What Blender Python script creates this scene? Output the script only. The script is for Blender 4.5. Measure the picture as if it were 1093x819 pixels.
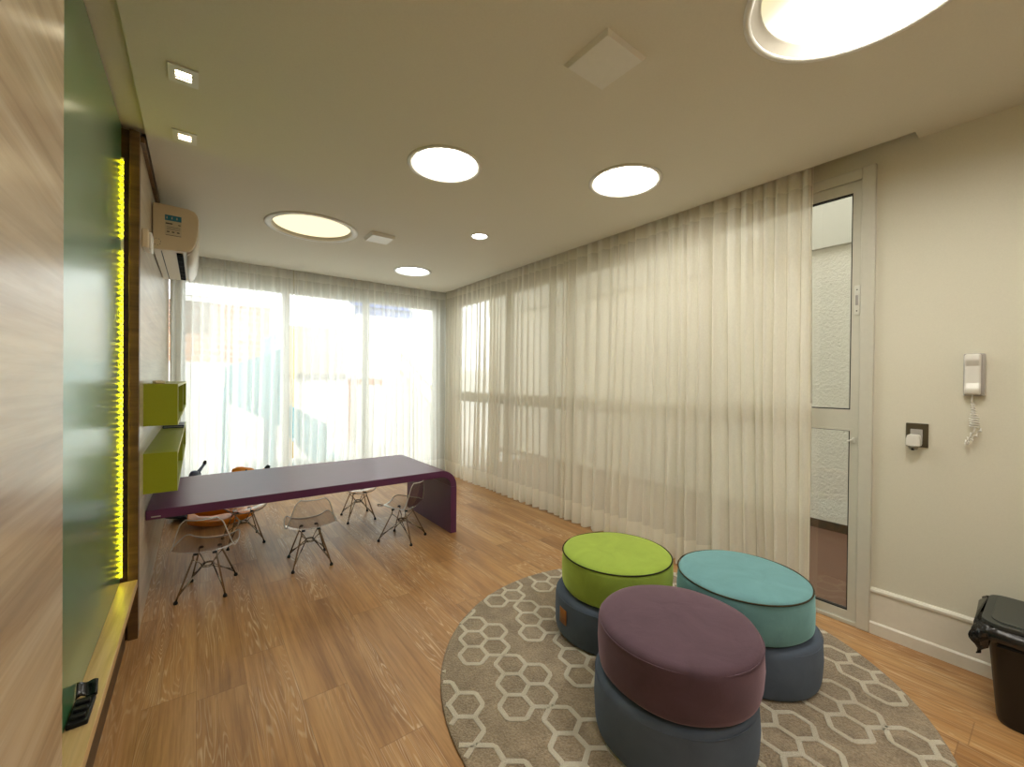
import bpy, bmesh, math, random
from mathutils import Vector, Matrix, Euler
PI = math.pi
R = math.radians
random.seed(7)
scene = bpy.context.scene
for o in list(bpy.data.objects):
    bpy.data.objects.remove(o, do_unlink=True)
COL = scene.collection

# ------------------------------------------------------------------ camera
CAM_F, CAM_H = 445.84, 1.35
YAW, PITCH, ROLL = R(36.938), R(-0.384), R(0.568)
fw = Vector((math.sin(YAW) * math.cos(PITCH), math.cos(YAW) * math.cos(PITCH), math.sin(PITCH)))
rt = Vector((math.cos(YAW), -math.sin(YAW), 0))
up = rt.cross(fw)
rt2 = rt * math.cos(ROLL) + up * math.sin(ROLL)
up2 = -rt * math.sin(ROLL) + up * math.cos(ROLL)
cam_data = bpy.data.cameras.new('camera')
cam_data.sensor_fit = 'HORIZONTAL'
cam_data.sensor_width = 36
cam_data.lens = CAM_F / 1093 * 36
cam_data.clip_start = 0.02
cam = bpy.data.objects.new('camera', cam_data)
m3 = Matrix((rt2, up2, -fw)).transposed()
cam.matrix_world = Matrix.Translation((0, 0, CAM_H)) @ m3.to_4x4()
COL.objects.link(cam)
scene.camera = cam

# ------------------------------------------------------------------ light, exposure
SKY_STRENGTH = 1.2
SUN_STRENGTH = 0.9
LAMP_GAIN = 1.05
scene.view_settings.view_transform = 'Standard'
scene.view_settings.look = 'None'
scene.view_settings.gamma = 1
scene.view_settings.use_curve_mapping = False
scene.view_settings.exposure = 1.85
scene.cycles.transparent_max_bounces = 16
w = bpy.data.worlds.new('sky')
w.use_nodes = True
scene.world = w
bg = w.node_tree.nodes['Background']
bg.inputs[0].default_value = (0.97, 0.985, 1.0, 1)
bg.inputs[1].default_value = SKY_STRENGTH
sd = bpy.data.lights.new('sun', 'SUN')
sd.energy = SUN_STRENGTH
sd.angle = R(3)
sd.color = (1, 0.95, 0.87)
sun = bpy.data.objects.new('sun', sd)
sun.rotation_euler = Euler((R(40), 0, R(75)))      # high, over the right side of the building
COL.objects.link(sun)


def portal(name, loc, rot, sx, sy):
    d = bpy.data.lights.new(name, 'AREA')
    d.shape = 'RECTANGLE'
    d.size, d.size_y = sx, sy
    d.cycles.is_portal = True
    o = bpy.data.objects.new(name, d)
    o.location = loc
    o.rotation_euler = rot
    COL.objects.link(o)


portal('daylight_back_window', (1.36, 5.78, 1.25), Euler((R(-90), 0, 0)), 3.2, 2.4)
portal('daylight_right_window', (3.12, 3.0, 1.3), Euler((0, R(90), 0)), 2.5, 4.9)

# ------------------------------------------------------------------ colours and materials


def lin(r, g, b):
    f = lambda c: (c / 255 / 12.92) if c / 255 <= 0.04045 else ((c / 255 + 0.055) / 1.055) ** 2.4
    return (f(r), f(g), f(b), 1)


class NT:
    def __init__(s, name):
        s.m = bpy.data.materials.new(name)
        s.m.use_nodes = True
        s.t = s.m.node_tree
        s.t.nodes.clear()
        s.out = s.n('ShaderNodeOutputMaterial')

    def n(s, typ, **kw):
        nd = s.t.nodes.new(typ)
        for k, v in kw.items():
            setattr(nd, k, v)
        return nd

    def l(s, a, b):
        s.t.links.new(a, b)

    def set(s, nd, **kw):
        for k, v in kw.items():
            nd.inputs[k.replace('_', ' ')].default_value = v
        return nd

    def math(s, op, a, b=None, clamp=False):
        nd = s.n('ShaderNodeMath', operation=op, use_clamp=clamp)
        for i, v in enumerate((a, b)):
            if v is None:
                continue
            if isinstance(v, (int, float)):
                nd.inputs[i].default_value = v
            else:
                s.l(v, nd.inputs[i])
        return nd.outputs[0]

    def mix(s, fac, a, b, blend='MIX'):
        nd = s.n('ShaderNodeMix', data_type='RGBA', blend_type=blend)
        for key, v in ((0, fac), (6, a), (7, b)):
            if isinstance(v, (int, float, tuple)):
                nd.inputs[key].default_value = v
            else:
                s.l(v, nd.inputs[key])
        return nd.outputs[2]

    def ramp(s, fac, stops):
        nd = s.n('ShaderNodeValToRGB')
        e = nd.color_ramp.elements
        while len(e) < len(stops):
            e.new(0.5)
        for el, (p, c) in zip(e, stops):
            el.position = p
            el.color = c if len(c) == 4 else (*c, 1)
        s.l(fac, nd.inputs[0])
        return nd.outputs[0]

    def coords(s, scale=(1, 1, 1), rot=(0, 0, 0), loc=(0, 0, 0), src='Object'):
        tc = s.n('ShaderNodeTexCoord')
        mp = s.n('ShaderNodeMapping')
        mp.inputs['Scale'].default_value = scale
        mp.inputs['Rotation'].default_value = rot
        mp.inputs['Location'].default_value = loc
        s.l(tc.outputs[src], mp.inputs[0])
        return mp.outputs[0]

    def noise(s, vec, scale, detail=3, rough=0.5, dist=0.0):
        nd = s.n('ShaderNodeTexNoise')
        s.set(nd, Scale=scale, Detail=detail, Roughness=rough, Distortion=dist)
        s.l(vec, nd.inputs['Vector'])
        return nd.outputs[0]

    def bump(s, height, strength=0.3, dist=0.01):
        nd = s.n('ShaderNodeBump')
        nd.inputs['Strength'].default_value = strength
        nd.inputs['Distance'].default_value = dist
        s.l(height, nd.inputs['Height'])
        return nd.outputs[0]

    def bsdf(s, color, rough=0.5, spec=0.5, metal=0.0, normal=None, **kw):
        p = s.n('ShaderNodeBsdfPrincipled')
        if isinstance(color, tuple):
            p.inputs['Base Color'].default_value = color
        else:
            s.l(color, p.inputs['Base Color'])
        if isinstance(rough, (int, float)):
            p.inputs['Roughness'].default_value = rough
        else:
            s.l(rough, p.inputs['Roughness'])
        p.inputs['Specular IOR Level'].default_value = spec
        p.inputs['Metallic'].default_value = metal
        for k, v in kw.items():
            p.inputs[k.replace('_', ' ')].default_value = v
        if normal is not None:
            s.l(normal, p.inputs['Normal'])
        s.l(p.outputs[0], s.out.inputs[0])
        return p


def plain(name, rgb, rough=0.5, spec=0.5, metal=0.0, var=0.04, bump=0.0, nscale=40, **kw):
    t = NT(name)
    v = t.coords()
    nz = t.noise(v, nscale, 3)
    c = lin(*rgb)
    d = tuple(max(0, x * (1 - var * 2)) for x in c[:3]) + (1,)
    col = t.mix(nz, d, c)
    nrm = t.bump(nz, bump, 0.003) if bump else None
    t.bsdf(col, rough, spec, metal, nrm, **kw)
    return t.m


def emit(name, rgb, strength):
    t = NT(name)
    e = t.n('ShaderNodeEmission')
    e.inputs[0].default_value = rgb
    e.inputs[1].default_value = strength
    t.l(e.outputs[0], t.out.inputs[0])
    return t.m


def mat_wood(name, base, dark, pale, axis='Y', rough=0.35, gscale=1.0, spec=0.5, plank=None):
    """wood laminate, grain running along one axis"""
    t = NT(name)
    sc = {'Y': (9, 0.7, 9), 'Z': (9, 9, 0.7), 'X': (0.7, 9, 9)}[axis]
    v = t.coords(tuple(x * gscale for x in sc))
    n1 = t.noise(v, 1.0, 6, 0.6, 1.2)
    sc2 = {'Y': (60, 1.6, 60), 'Z': (60, 60, 1.6), 'X': (1.6, 60, 60)}[axis]
    n2 = t.noise(t.coords(sc2), 1.0, 4, 0.6, 0.3)
    c = t.ramp(n1, [(0.3, lin(*dark)), (0.5, lin(*base)), (0.72, lin(*pale))])
    c2 = t.ramp(n2, [(0.35, (0.72, 0.72, 0.72)), (0.6, (1, 1, 1))])
    col = t.mix(0.55, c, c2, 'MULTIPLY')
    nrm = t.bump(n2, 0.08, 0.002)
    t.bsdf(col, rough, spec, 0, nrm)
    return t.m


def mat_floor():
    t = NT('oak_plank_floor')
    tc = t.n('ShaderNodeTexCoord')
    sx = t.n('ShaderNodeSeparateXYZ')
    t.l(tc.outputs['Object'], sx.inputs[0])
    X, Y = sx.outputs[0], sx.outputs[1]
    W = 0.178
    L = 1.24
    xi = t.math('FLOOR', t.math('DIVIDE', X, W))
    wn = t.n('ShaderNodeTexWhiteNoise', noise_dimensions='1D')
    t.l(xi, wn.inputs['W'])
    yo = t.math('ADD', t.math('DIVIDE', Y, L), t.math('MULTIPLY', wn.outputs[0], 7.3))
    yi = t.math('FLOOR', yo)
    pid = t.math('ADD', t.math('MULTIPLY', xi, 13.7), t.math('MULTIPLY', yi, 5.31))
    wn2 = t.n('ShaderNodeTexWhiteNoise', noise_dimensions='1D')
    t.l(pid, wn2.inputs['W'])
    rnd = wn2.outputs[0]
    # seams
    fx = t.math('FRACT', t.math('DIVIDE', X, W))
    fy = t.math('FRACT', yo)
    sxm = t.math('LESS_THAN', t.math('ABSOLUTE', t.math('SUBTRACT', fx, 0.5)), 0.493)
    sym = t.math('LESS_THAN', t.math('ABSOLUTE', t.math('SUBTRACT', fy, 0.5)), 0.4985)
    seam = t.math('MULTIPLY', sxm, sym)
    # grain coordinates shifted per plank
    cb = t.n('ShaderNodeCombineXYZ')
    t.l(t.math('ADD', t.math('MULTIPLY', X, 1.0), t.math('MULTIPLY', rnd, 31.0)), cb.inputs[0])
    t.l(t.math('ADD', Y, t.math('MULTIPLY', rnd, 17.0)), cb.inputs[1])
    t.l(t.math('MULTIPLY', rnd, 9.0), cb.inputs[2])
    def mapped(sc):
        mp = t.n('ShaderNodeMapping')
        mp.inputs['Scale'].default_value = sc
        t.l(cb.outputs[0], mp.inputs[0])
        return mp.outputs[0]
    n1 = t.noise(mapped((7, 0.8, 1)), 1, 5, 0.6, 0.6)
    n2 = t.noise(mapped((70, 2.2, 1)), 1, 4, 0.65, 0.2)
    base = t.ramp(n1, [(0.28, lin(150, 106, 62)), (0.5, lin(184, 138, 86)), (0.75, lin(204, 162, 110))])
    tint = t.ramp(rnd, [(0.0, (0.9, 0.89, 0.87)), (0.5, (1, 1, 1)), (1.0, (1.05, 1.03, 1.0))])
    base = t.mix(1.0, base, tint, 'MULTIPLY')
    fine = t.ramp(n2, [(0.34, (0.68, 0.64, 0.6)), (0.58, (1, 1, 1))])
    base = t.mix(0.85, base, fine, 'MULTIPLY')
    # limed cathedral grain: contour lines of a stretched noise
    n3 = t.noise(mapped((14, 1.0, 1)), 1, 2, 0.4, 0.3)
    band = t.math('ABSOLUTE', t.math('SUBTRACT', t.math('FRACT', t.math('MULTIPLY', n3, 24)), 0.5))
    line = t.ramp(band, [(0.0, (1, 1, 1)), (0.10, (0.75, 0.75, 0.75)), (0.2, (0, 0, 0))])
    msk = t.ramp(t.noise(mapped((3.2, 0.55, 1)), 1, 2), [(0.42, (0, 0, 0)), (0.58, (1, 1, 1))])
    brk = t.ramp(t.noise(mapped((110, 6, 1)), 1, 2), [(0.4, (0, 0, 0)), (0.6, (1, 1, 1))])
    lm = t.math('MULTIPLY', t.math('MULTIPLY', line, msk), t.math('ADD', t.math('MULTIPLY', brk, 0.7), 0.3))
    base = t.mix(t.math('MULTIPLY', lm, 0.75), base, lin(222, 196, 160))
    base = t.mix(t.math('ADD', 0.5, t.math('MULTIPLY', seam, 0.5)), lin(122, 86, 52), base)
    nrm = t.bump(t.math('ADD', n2, t.math('MULTIPLY', seam, 0.6)), 0.12, 0.002)
    rg = t.math('ADD', 0.30, t.math('MULTIPLY', n2, 0.16))
    t.bsdf(base, rg, 0.5, 0, nrm)
    return t.m


def mat_curtain(name, rgb, base_alpha, trans=0.45, hem_z=0.2):
    t = NT(name)
    v = t.coords()
    sx = t.n('ShaderNodeSeparateXYZ')
    t.l(v, sx.inputs[0])
    z = sx.outputs[2]
    lw = t.n('ShaderNodeLayerWeight')
    lw.inputs[0].default_value = 0.5
    fac = t.math('POWER', lw.outputs['Facing'], 1.1)
    wv = t.noise(t.coords((160, 160, 60)), 1, 2)
    a = t.math('ADD', base_alpha, t.math('MULTIPLY', t.math('SUBTRACT', wv, 0.5), 0.12))
    a = t.math('ADD', a, t.math('MULTIPLY', fac, 1 - base_alpha), True)
    hem = t.math('LESS_THAN', z, hem_z)
    top = t.math('GREATER_THAN', z, 2.52)
    dbl = t.math('MULTIPLY', t.math('MAXIMUM', hem, top), 0.6)
    a = t.math('ADD', a, t.math('MULTIPLY', dbl, t.math('SUBTRACT', 1, a)), True)
    d = t.n('ShaderNodeBsdfDiffuse')
    d.inputs[0].default_value = lin(*rgb)
    tl = t.n('ShaderNodeBsdfTranslucent')
    tl.inputs[0].default_value = lin(*rgb)
    mx = t.n('ShaderNodeMixShader')
    mx.inputs[0].default_value = trans
    t.l(d.outputs[0], mx.inputs[1])
    t.l(tl.outputs[0], mx.inputs[2])
    tr = t.n('ShaderNodeBsdfTransparent')
    m2 = t.n('ShaderNodeMixShader')
    t.l(a, m2.inputs[0])
    t.l(tr.outputs[0], m2.inputs[1])
    t.l(mx.outputs[0], m2.inputs[2])
    t.l(m2.outputs[0], t.out.inputs[0])
    return t.m


def mat_pane(name, tint=(0.95, 0.98, 0.97, 1), refl=1.0, rough=0.0):
    t = NT(name)
    fr = t.n('ShaderNodeFresnel')
    geo = t.n('ShaderNodeNewGeometry')
    t.l(t.math('SUBTRACT', 1.45, t.math('MULTIPLY', geo.outputs['Backfacing'], 1.45 - 1 / 1.45)), fr.inputs[0])
    tr = t.n('ShaderNodeBsdfTransparent')
    tr.inputs[0].default_value = tint
    g = t.n('ShaderNodeBsdfGlossy')
    g.inputs['Roughness'].default_value = rough
    g.inputs[0].default_value = (1, 1, 1, 1)
    mx = t.n('ShaderNodeMixShader')
    t.l(t.math('MULTIPLY', fr.outputs[0], refl), mx.inputs[0])
    t.l(tr.outputs[0], mx.inputs[1])
    t.l(g.outputs[0], mx.inputs[2])
    t.l(mx.outputs[0], t.out.inputs[0])
    return t.m


def mat_rim():  # whitish rim colour paints in the bright highlights along the clear edges
    t = NT('acrylic_edge_glint')
    tr = t.n('ShaderNodeBsdfTransparent')
    tr.inputs[0].default_value = (0.8, 0.78, 0.76, 1)
    p = t.n('ShaderNodeBsdfPrincipled')
    p.inputs['Base Color'].default_value = lin(236, 232, 226)
    p.inputs['Roughness'].default_value = 0.15
    mx = t.n('ShaderNodeMixShader')
    mx.inputs[0].default_value = 0.5
    t.l(tr.outputs[0], mx.inputs[1])
    t.l(p.outputs[0], mx.inputs[2])
    t.l(mx.outputs[0], t.out.inputs[0])
    return t.m


def mat_fabric(name, rgb, shade=0.75, sheen=0.35, pile=1.0):
    t = NT(name)
    v = t.coords()
    n1 = t.noise(v, 7, 4, 0.6, 0.8)
    n2 = t.noise(v, 300, 2)
    full = lin(*rgb)
    c = tuple(x * pile for x in full[:3]) + (1,)
    d = tuple(x * shade for x in c[:3]) + (1,)
    col = t.mix(t.ramp(n1, [(0.3, (0, 0, 0)), (0.7, (1, 1, 1))]), d, c)
    nrm = t.bump(t.math('ADD', t.math('MULTIPLY', n1, 1.2), t.math('MULTIPLY', n2, 0.25)), 0.25, 0.006)
    p = t.bsdf(col, 0.85, 0.2, 0, nrm)
    p.inputs['Sheen Weight'].default_value = sheen
    p.inputs['Sheen Roughness'].default_value = 0.45
    p.inputs['Sheen Tint'].default_value = tuple(min(1, x * 1.6 + 0.12) for x in full[:3]) + (1,)
    return t.m


def mat_rug(name, a, b, sc=110):
    t = NT(name)
    v = t.coords()
    n1 = t.noise(v, sc, 3, 0.7)
    n2 = t.noise(v, 9, 4, 0.6, 0.6)
    f = t.math('ADD', t.math('MULTIPLY', n1, 0.55), t.math('MULTIPLY', n2, 0.45))
    col = t.ramp(f, [(0.36, lin(*a)), (0.62, lin(*b))])
    nrm = t.bump(n1, 1.0, 0.012)
    p = t.bsdf(col, 0.95, 0.1, 0, nrm)
    p.inputs['Sheen Weight'].default_value = 0.3
    return t.m


def mat_stucco(name, rgb, sc=60, strength=0.6):
    t = NT(name)
    v = t.coords()
    n1 = t.noise(v, sc, 4, 0.6)
    n2 = t.noise(v, 1.5, 3)
    c = lin(*rgb)
    d = tuple(x * 0.9 for x in c[:3]) + (1,)
    t.bsdf(t.mix(n2, d, c), 0.9, 0.2, 0, t.bump(n1, strength, 0.02))
    return t.m


def mat_brick(name):
    t = NT(name)
    br = t.n('ShaderNodeTexBrick')
    t.set(br, Color1=lin(190, 130, 95), Color2=lin(214, 160, 120), Mortar=lin(215, 205, 195), Scale=1.0)
    br.inputs['Mortar Size'].default_value = 0.012
    br.inputs['Brick Width'].default_value = 0.3
    br.inputs['Row Height'].default_value = 0.16
    t.l(t.coords((1, 1, 1), (R(90), 0, 0)), br.inputs['Vector'])
    t.bsdf(br.outputs[0], 0.9, 0.2)
    return t.m


M = {}
M['ceiling'] = plain('ceiling_paint', (226, 222, 208), 0.85, 0.2, bump=0.02, nscale=120)
M['wall'] = plain('wall_paint', (226, 222, 204), 0.75, 0.25, bump=0.05, nscale=160)
M['base'] = plain('baseboard_paint', (232, 228, 214), 0.45, 0.4)
M['floor'] = mat_floor()
M['wood_near'] = mat_wood('pale_oak_laminate', (196, 174, 144), (168, 142, 112), (214, 196, 170), 'Y', 0.24, 0.8, 0.7)
M['wood_wall'] = mat_wood('grey_oak_laminate', (196, 182, 158), (176, 160, 136), (212, 200, 178), 'Y', 0.28, 0.8, 0.6)
M['wood_dark'] = mat_wood('dark_walnut', (74, 50, 28), (46, 30, 16), (98, 68, 38), 'X', 0.4, 1.3)
M['wood_mid'] = mat_wood('brown_walnut', (104, 74, 40), (76, 52, 28), (128, 94, 54), 'X', 0.4, 1.3)
M['wood_ledge'] = mat_wood('honey_oak', (206, 172, 118), (176, 138, 88), (224, 194, 146), 'Y', 0.35, 1.3)
M['green_glass'] = plain('green_lacquered_glass', (62, 128, 80), 0.36, 0.9, var=0.03, Coat_Weight=1.0, Coat_Roughness=0.19, Coat_IOR=1.55)
M['brass'] = plain('grey_metal', (150, 148, 140), 0.3, 0.5, 0.9)
M['white_metal'] = plain('white_powder_coat', (226, 226, 216), 0.4, 0.4)
M['frame'] = plain('white_aluminium', (212, 210, 196), 0.38, 0.45)
M['gasket'] = plain('black_gasket', (30, 30, 28), 0.6, 0.3)
M['pane'] = mat_pane('window_glass')
M['curtain_back'] = mat_curtain('white_voile', (252, 251, 247), 0.72, 0.5)
M['curtain_right'] = mat_curtain('ivory_voile', (252, 247, 234), 0.74, 0.32)
M['green'] = plain('olive_green_laminate', (150, 158, 28), 0.38, 0.4)
M['green_edge'] = plain('pale_green_edge', (206, 208, 150), 0.5, 0.3)
M['matte_black'] = plain('matte_black', (14, 14, 15), 0.9, 0.05)
M['purple_lacquer'] = plain('purple_lacquer', (98, 50, 86), 0.34, 0.4, var=0.1, nscale=8)
M['white_plastic'] = plain('white_plastic', (232, 230, 222), 0.3, 0.5)
M['cream_plastic'] = plain('cream_plastic', (222, 206, 176), 0.35, 0.5)
M['grey_plastic'] = plain('grey_plastic', (176, 172, 166), 0.35, 0.5)
M['dark_plastic'] = plain('dark_plastic', (20, 20, 22), 0.5, 0.3)
M['black_bag'] = plain('black_bag_film', (20, 20, 20), 0.22, 0.6, bump=0.6, nscale=30)
M['bin_lid'] = plain('charcoal_plastic', (58, 62, 58), 0.42, 0.5)
M['bin_body'] = plain('black_bin_plastic', (34, 30, 28), 0.45, 0.4)
M['blue_label'] = plain('blue_print', (26, 120, 150), 0.5)
M['label_paper'] = plain('label_paper', (206, 196, 170), 0.5)
M['ink'] = plain('dark_ink', (50, 50, 52), 0.6)
M['wire'] = plain('chromed_wire', (170, 156, 138), 0.25, 0.5, 1.0)
M['rubber'] = plain('black_rubber', (18, 18, 18), 0.6, 0.3)
M['clear'] = mat_pane('clear_smoky_acrylic', (0.80, 0.77, 0.75, 1), 1.3, 0.03)
M['rim'] = mat_rim()
M['orange'] = plain('orange_plastic', (232, 140, 14), 0.35, 0.5)
M['navy'] = plain('navy_plastic', (52, 66, 92), 0.35, 0.5)
M['fab_green'] = mat_fabric('lime_green_velvet', (180, 208, 88), 0.8, 0.7, 0.75)
M['fab_teal'] = mat_fabric('teal_velvet', (132, 186, 192), 0.8, 0.7, 0.75)
M['fab_purple'] = mat_fabric('purple_velvet', (120, 94, 108), 0.75, 0.9, 0.6)
M['fab_slate'] = mat_fabric('slate_blue_fabric', (92, 104, 122), 0.85, 0.2)
M['piping'] = plain('dark_piping', (46, 50, 30), 0.8, 0.2)
M['piping_teal'] = plain('brown_piping', (66, 62, 46), 0.8, 0.2)
M['leather'] = plain('tan_leather', (150, 92, 30), 0.5, 0.4)
M['rug'] = mat_rug('beige_pile', (130, 114, 92), (190, 170, 142))
M['rug_line'] = mat_rug('cream_pile', (226, 216, 192), (246, 238, 220), 220)
M['stucco'] = mat_stucco('white_stucco', (222, 214, 198), 45, 0.8)
M['plaster'] = mat_stucco('white_plaster', (232, 230, 226), 30, 0.2)
M['beige_plaster'] = mat_stucco('beige_plaster', (206, 186, 150), 30, 0.2)
M['band'] = plain('grey_white_paint', (196, 190, 176), 0.85, 0.2)
M['pave'] = mat_stucco('pale_paving', (212, 208, 200), 20, 0.2)
M['brown_tile'] = plain('brown_floor_tile', (98, 66, 46), 0.5, 0.4, var=0.1, nscale=6)
M['brick'] = mat_brick('brick_wall')
M['slide'] = plain('turquoise_fibreglass', (96, 178, 200), 0.35, 0.5)
M['awning'] = plain('blue_canvas', (40, 96, 190), 0.8, 0.2)
M['yellow'] = plain('yellow_paint', (222, 176, 86), 0.5, 0.4)
M['rust'] = plain('rust_paint', (190, 110, 70), 0.6, 0.3)
M['brown_rail'] = plain('brown_rail_paint', (110, 92, 78), 0.6, 0.3)
M['lamp_warm'] = emit('lamp_glow_warm', (1.0, 0.955, 0.85, 1), 8.0 * LAMP_GAIN)
M['lamp_yellow'] = emit('lamp_glow_yellow', (1.0, 0.84, 0.50, 1), 0.40 * LAMP_GAIN)
M['lamp_cool'] = emit('lamp_glow_cool', (0.92, 0.97, 1.0, 1), 4.0 * LAMP_GAIN)
M['lamp_fill'] = emit('lamp_glow_fill', (1.0, 0.95, 0.85, 1), 3.2 * LAMP_GAIN)  # glow of the two added fill lamps out of view
def mat_big_lamp():
    t = NT('lamp_glow_two_tone')
    sx = t.n('ShaderNodeSeparateXYZ')
    t.l(t.coords(), sx.inputs[0])
    f = t.math('ADD', t.math('MULTIPLY', sx.outputs[0], 2.6), t.math('MULTIPLY', sx.outputs[1], -1.2))
    e = t.n('ShaderNodeEmission')
    t.l(t.ramp(t.math('ADD', f, 0.75), [(0.0, (1.0, 0.86, 0.42)), (0.55, (1.0, 0.95, 0.8)), (1.0, (1, 0.97, 0.88))]), e.inputs[0])
    st = t.math('ADD', 0.28, t.math('MULTIPLY', t.math('POWER', t.math('MAXIMUM', t.math('ADD', f, 0.55), 0.0), 2.5), 14.0 * LAMP_GAIN))
    t.l(st, e.inputs[1])
    t.l(e.outputs[0], t.out.inputs[0])
    return t.m


M['lamp_big'] = mat_big_lamp()
M['lamp_reflector'] = plain('lamp_reflector', (186, 180, 168), 0.6, 0.2)
M['spot'] = emit('spot_glow', (1.0, 0.88, 0.62, 1), 6.0 * LAMP_GAIN)
M['led'] = emit('led_glow_yellow', (0.96, 0.92, 0.0, 1), 13.0)

# ------------------------------------------------------------------ mesh helpers


class MB:
    def __init__(s):
        s.bm = bmesh.new()
        s.mi = 0

    def _done(s, faces, smooth=False):
        for f in faces:
            f.material_index = s.mi
            f.smooth = smooth

    def box(s, x0, x1, y0, y1, z0, z1, bev=0.0, seg=2, smooth=False):
        vs = [s.bm.verts.new(p) for p in ((x0, y0, z0), (x1, y0, z0), (x1, y1, z0), (x0, y1, z0),
                                          (x0, y0, z1), (x1, y0, z1), (x1, y1, z1), (x0, y1, z1))]
        fs = [s.bm.faces.new([vs[i] for i in q]) for q in
              ((0, 3, 2, 1), (4, 5, 6, 7), (0, 1, 5, 4), (1, 2, 6, 5), (2, 3, 7, 6), (3, 0, 4, 7))]
        s._done(fs, smooth)
        if bev > 0:
            es = list({e for f in fs for e in f.edges})
            r = bmesh.ops.bevel(s.bm, geom=es, offset=bev, segments=seg, profile=0.5, affect='EDGES')
            s._done(r['faces'], True)
        return s

    def tube(s, pts, rad, seg=8, closed=False, caps=True):
        pts = [Vector(p) for p in pts]
        n = len(pts)
        rads = rad if isinstance(rad, (list, tuple)) else [rad] * n
        rings = []
        prev = None
        for i, p in enumerate(pts):
            if closed:
                d = pts[(i + 1) % n] - pts[i - 1]
            else:
                d = pts[min(i + 1, n - 1)] - pts[max(i - 1, 0)]
            if d.length < 1e-9:
                d = Vector((0, 0, 1))
            d.normalize()
            if prev is None:
                a = Vector((0, 0, 1)) if abs(d.z) < 0.9 else Vector((1, 0, 0))
                u = d.cross(a).normalized()
            else:
                u = (prev - d * prev.dot(d)).normalized()
            prev = u
            v = d.cross(u)
            rings.append([s.bm.verts.new(p + (u * math.cos(2 * PI * k / seg) + v * math.sin(2 * PI * k / seg)) * rads[i])
                          for k in range(seg)])
        fs = []
        for i in range(n if closed else n - 1):
            A, B = rings[i], rings[(i + 1) % n]
            for k in range(seg):
                fs.append(s.bm.faces.new((A[k], A[(k + 1) % seg], B[(k + 1) % seg], B[k])))
        s._done(fs, True)
        if caps and not closed:
            s._done([s.bm.faces.new(list(reversed(rings[0]))), s.bm.faces.new(rings[-1])])
        return s

    def lathe(s, prof, c=(0, 0, 0), seg=48, sx=1.0, sy=1.0, wob=None, caps=True):
        c = Vector(c)
        rings = []
        for (r, z) in prof:
            if r < 1e-6:
                rings.append([s.bm.verts.new(c + Vector((0, 0, z)))])
            else:
                ring = []
                for k in range(seg):
                    a = 2 * PI * k / seg
                    dr, dz = wob(a, r, z) if wob else (0, 0)
                    ring.append(s.bm.verts.new(c + Vector(((r + dr) * math.cos(a) * sx, (r + dr) * math.sin(a) * sy, z + dz))))
                rings.append(ring)
        fs = []
        for A, B in zip(rings, rings[1:]):
            for k in range(seg):
                k2 = (k + 1) % seg
                if len(A) == 1 and len(B) == 1:
                    continue
                if len(A) == 1:
                    fs.append(s.bm.faces.new((A[0], B[k2], B[k])))
                elif len(B) == 1:
                    fs.append(s.bm.faces.new((A[k], A[k2], B[0])))
                else:
                    fs.append(s.bm.faces.new((A[k], A[k2], B[k2], B[k])))
        s._done(fs, True)
        if caps:
            for ring, rev in ((rings[0], True), (rings[-1], False)):
                if len(ring) > 1:
                    s._done([s.bm.faces.new(list(reversed(ring)) if rev else ring)])
        return s

    def prism(s, poly, axis, a, b, smooth=False):
        """extrude a closed polygon (list of 2D points) along axis from a to b"""
        def P(p, t):
            if axis == 'Y':
                return (p[0], t, p[1])
            if axis == 'X':
                return (t, p[0], p[1])
            return (p[0], p[1], t)
        A = [s.bm.verts.new(P(p, a)) for p in poly]
        B = [s.bm.verts.new(P(p, b)) for p in poly]
        n = len(poly)
        fs = []
        for i in range(n):
            fs.append(s.bm.faces.new((A[i], A[(i + 1) % n], B[(i + 1) % n], B[i])))
        s._done(fs, smooth)
        s._done([s.bm.faces.new(list(reversed(A))), s.bm.faces.new(B)])
        return s

    def grid(s, fn, nu, nv, closed_u=False):
        vs = [[s.bm.verts.new(fn(i / nu, j / nv)) for j in range(nv + 1)] for i in range(nu + (0 if closed_u else 1))]
        fs = []
        N = len(vs)
        for i in range(nu):
            for j in range(nv):
                fs.append(s.bm.faces.new((vs[i][j], vs[(i + 1) % N][j], vs[(i + 1) % N][j + 1], vs[i][j + 1])))
        s._done(fs, True)
        return vs

    def build(s, name, mats, parent=None, fix=True, loc=None):
        if fix:
            bmesh.ops.recalc_face_normals(s.bm, faces=s.bm.faces)
        me = bpy.data.meshes.new(name)
        s.bm.to_mesh(me)
        s.bm.free()
        for m in (mats if isinstance(mats, (list, tuple)) else [mats]):
            me.materials.append(m)
        o = bpy.data.objects.new(name, me)
        COL.objects.link(o)
        if parent is not None:
            o.parent = parent
        if loc is not None:
            o.location = loc
        return o


def tag(o, label=None, cat=None, group=None, kind=None):
    for k, v in (('label', label), ('category', cat), ('group', group), ('kind', kind)):
        if v:
            o[k] = v
    return o


def thing(name, label, cat, loc=(0, 0, 0), rz=0, group=None):
    o = bpy.data.objects.new(name, None)
    o.empty_display_size = 0.1
    o.location = loc
    o.rotation_euler = (0, 0, rz)
    COL.objects.link(o)
    return tag(o, label, cat, group)


def struct(name, mb, mat, parent=None, label=None):
    o = mb.build(name, mat, parent)
    if parent is None:
        o['kind'] = 'structure'
        if label:
            o['label'] = label
    return o


def kids(o):
    return [c for c in bpy.data.objects if c.parent == o]


def copy_tree(o, parent=None):
    c = o.copy()
    COL.objects.link(c)
    c.parent = parent
    for ch in kids(o):
        if ch is not c:
            copy_tree(ch, c)
    return c


# ------------------------------------------------------------------ the room
ZC = 2.61            # ceiling height
XW = 2.94            # right wall
XL = -0.245          # left wall
YB = 5.43            # ceiling edge at the back

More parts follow.
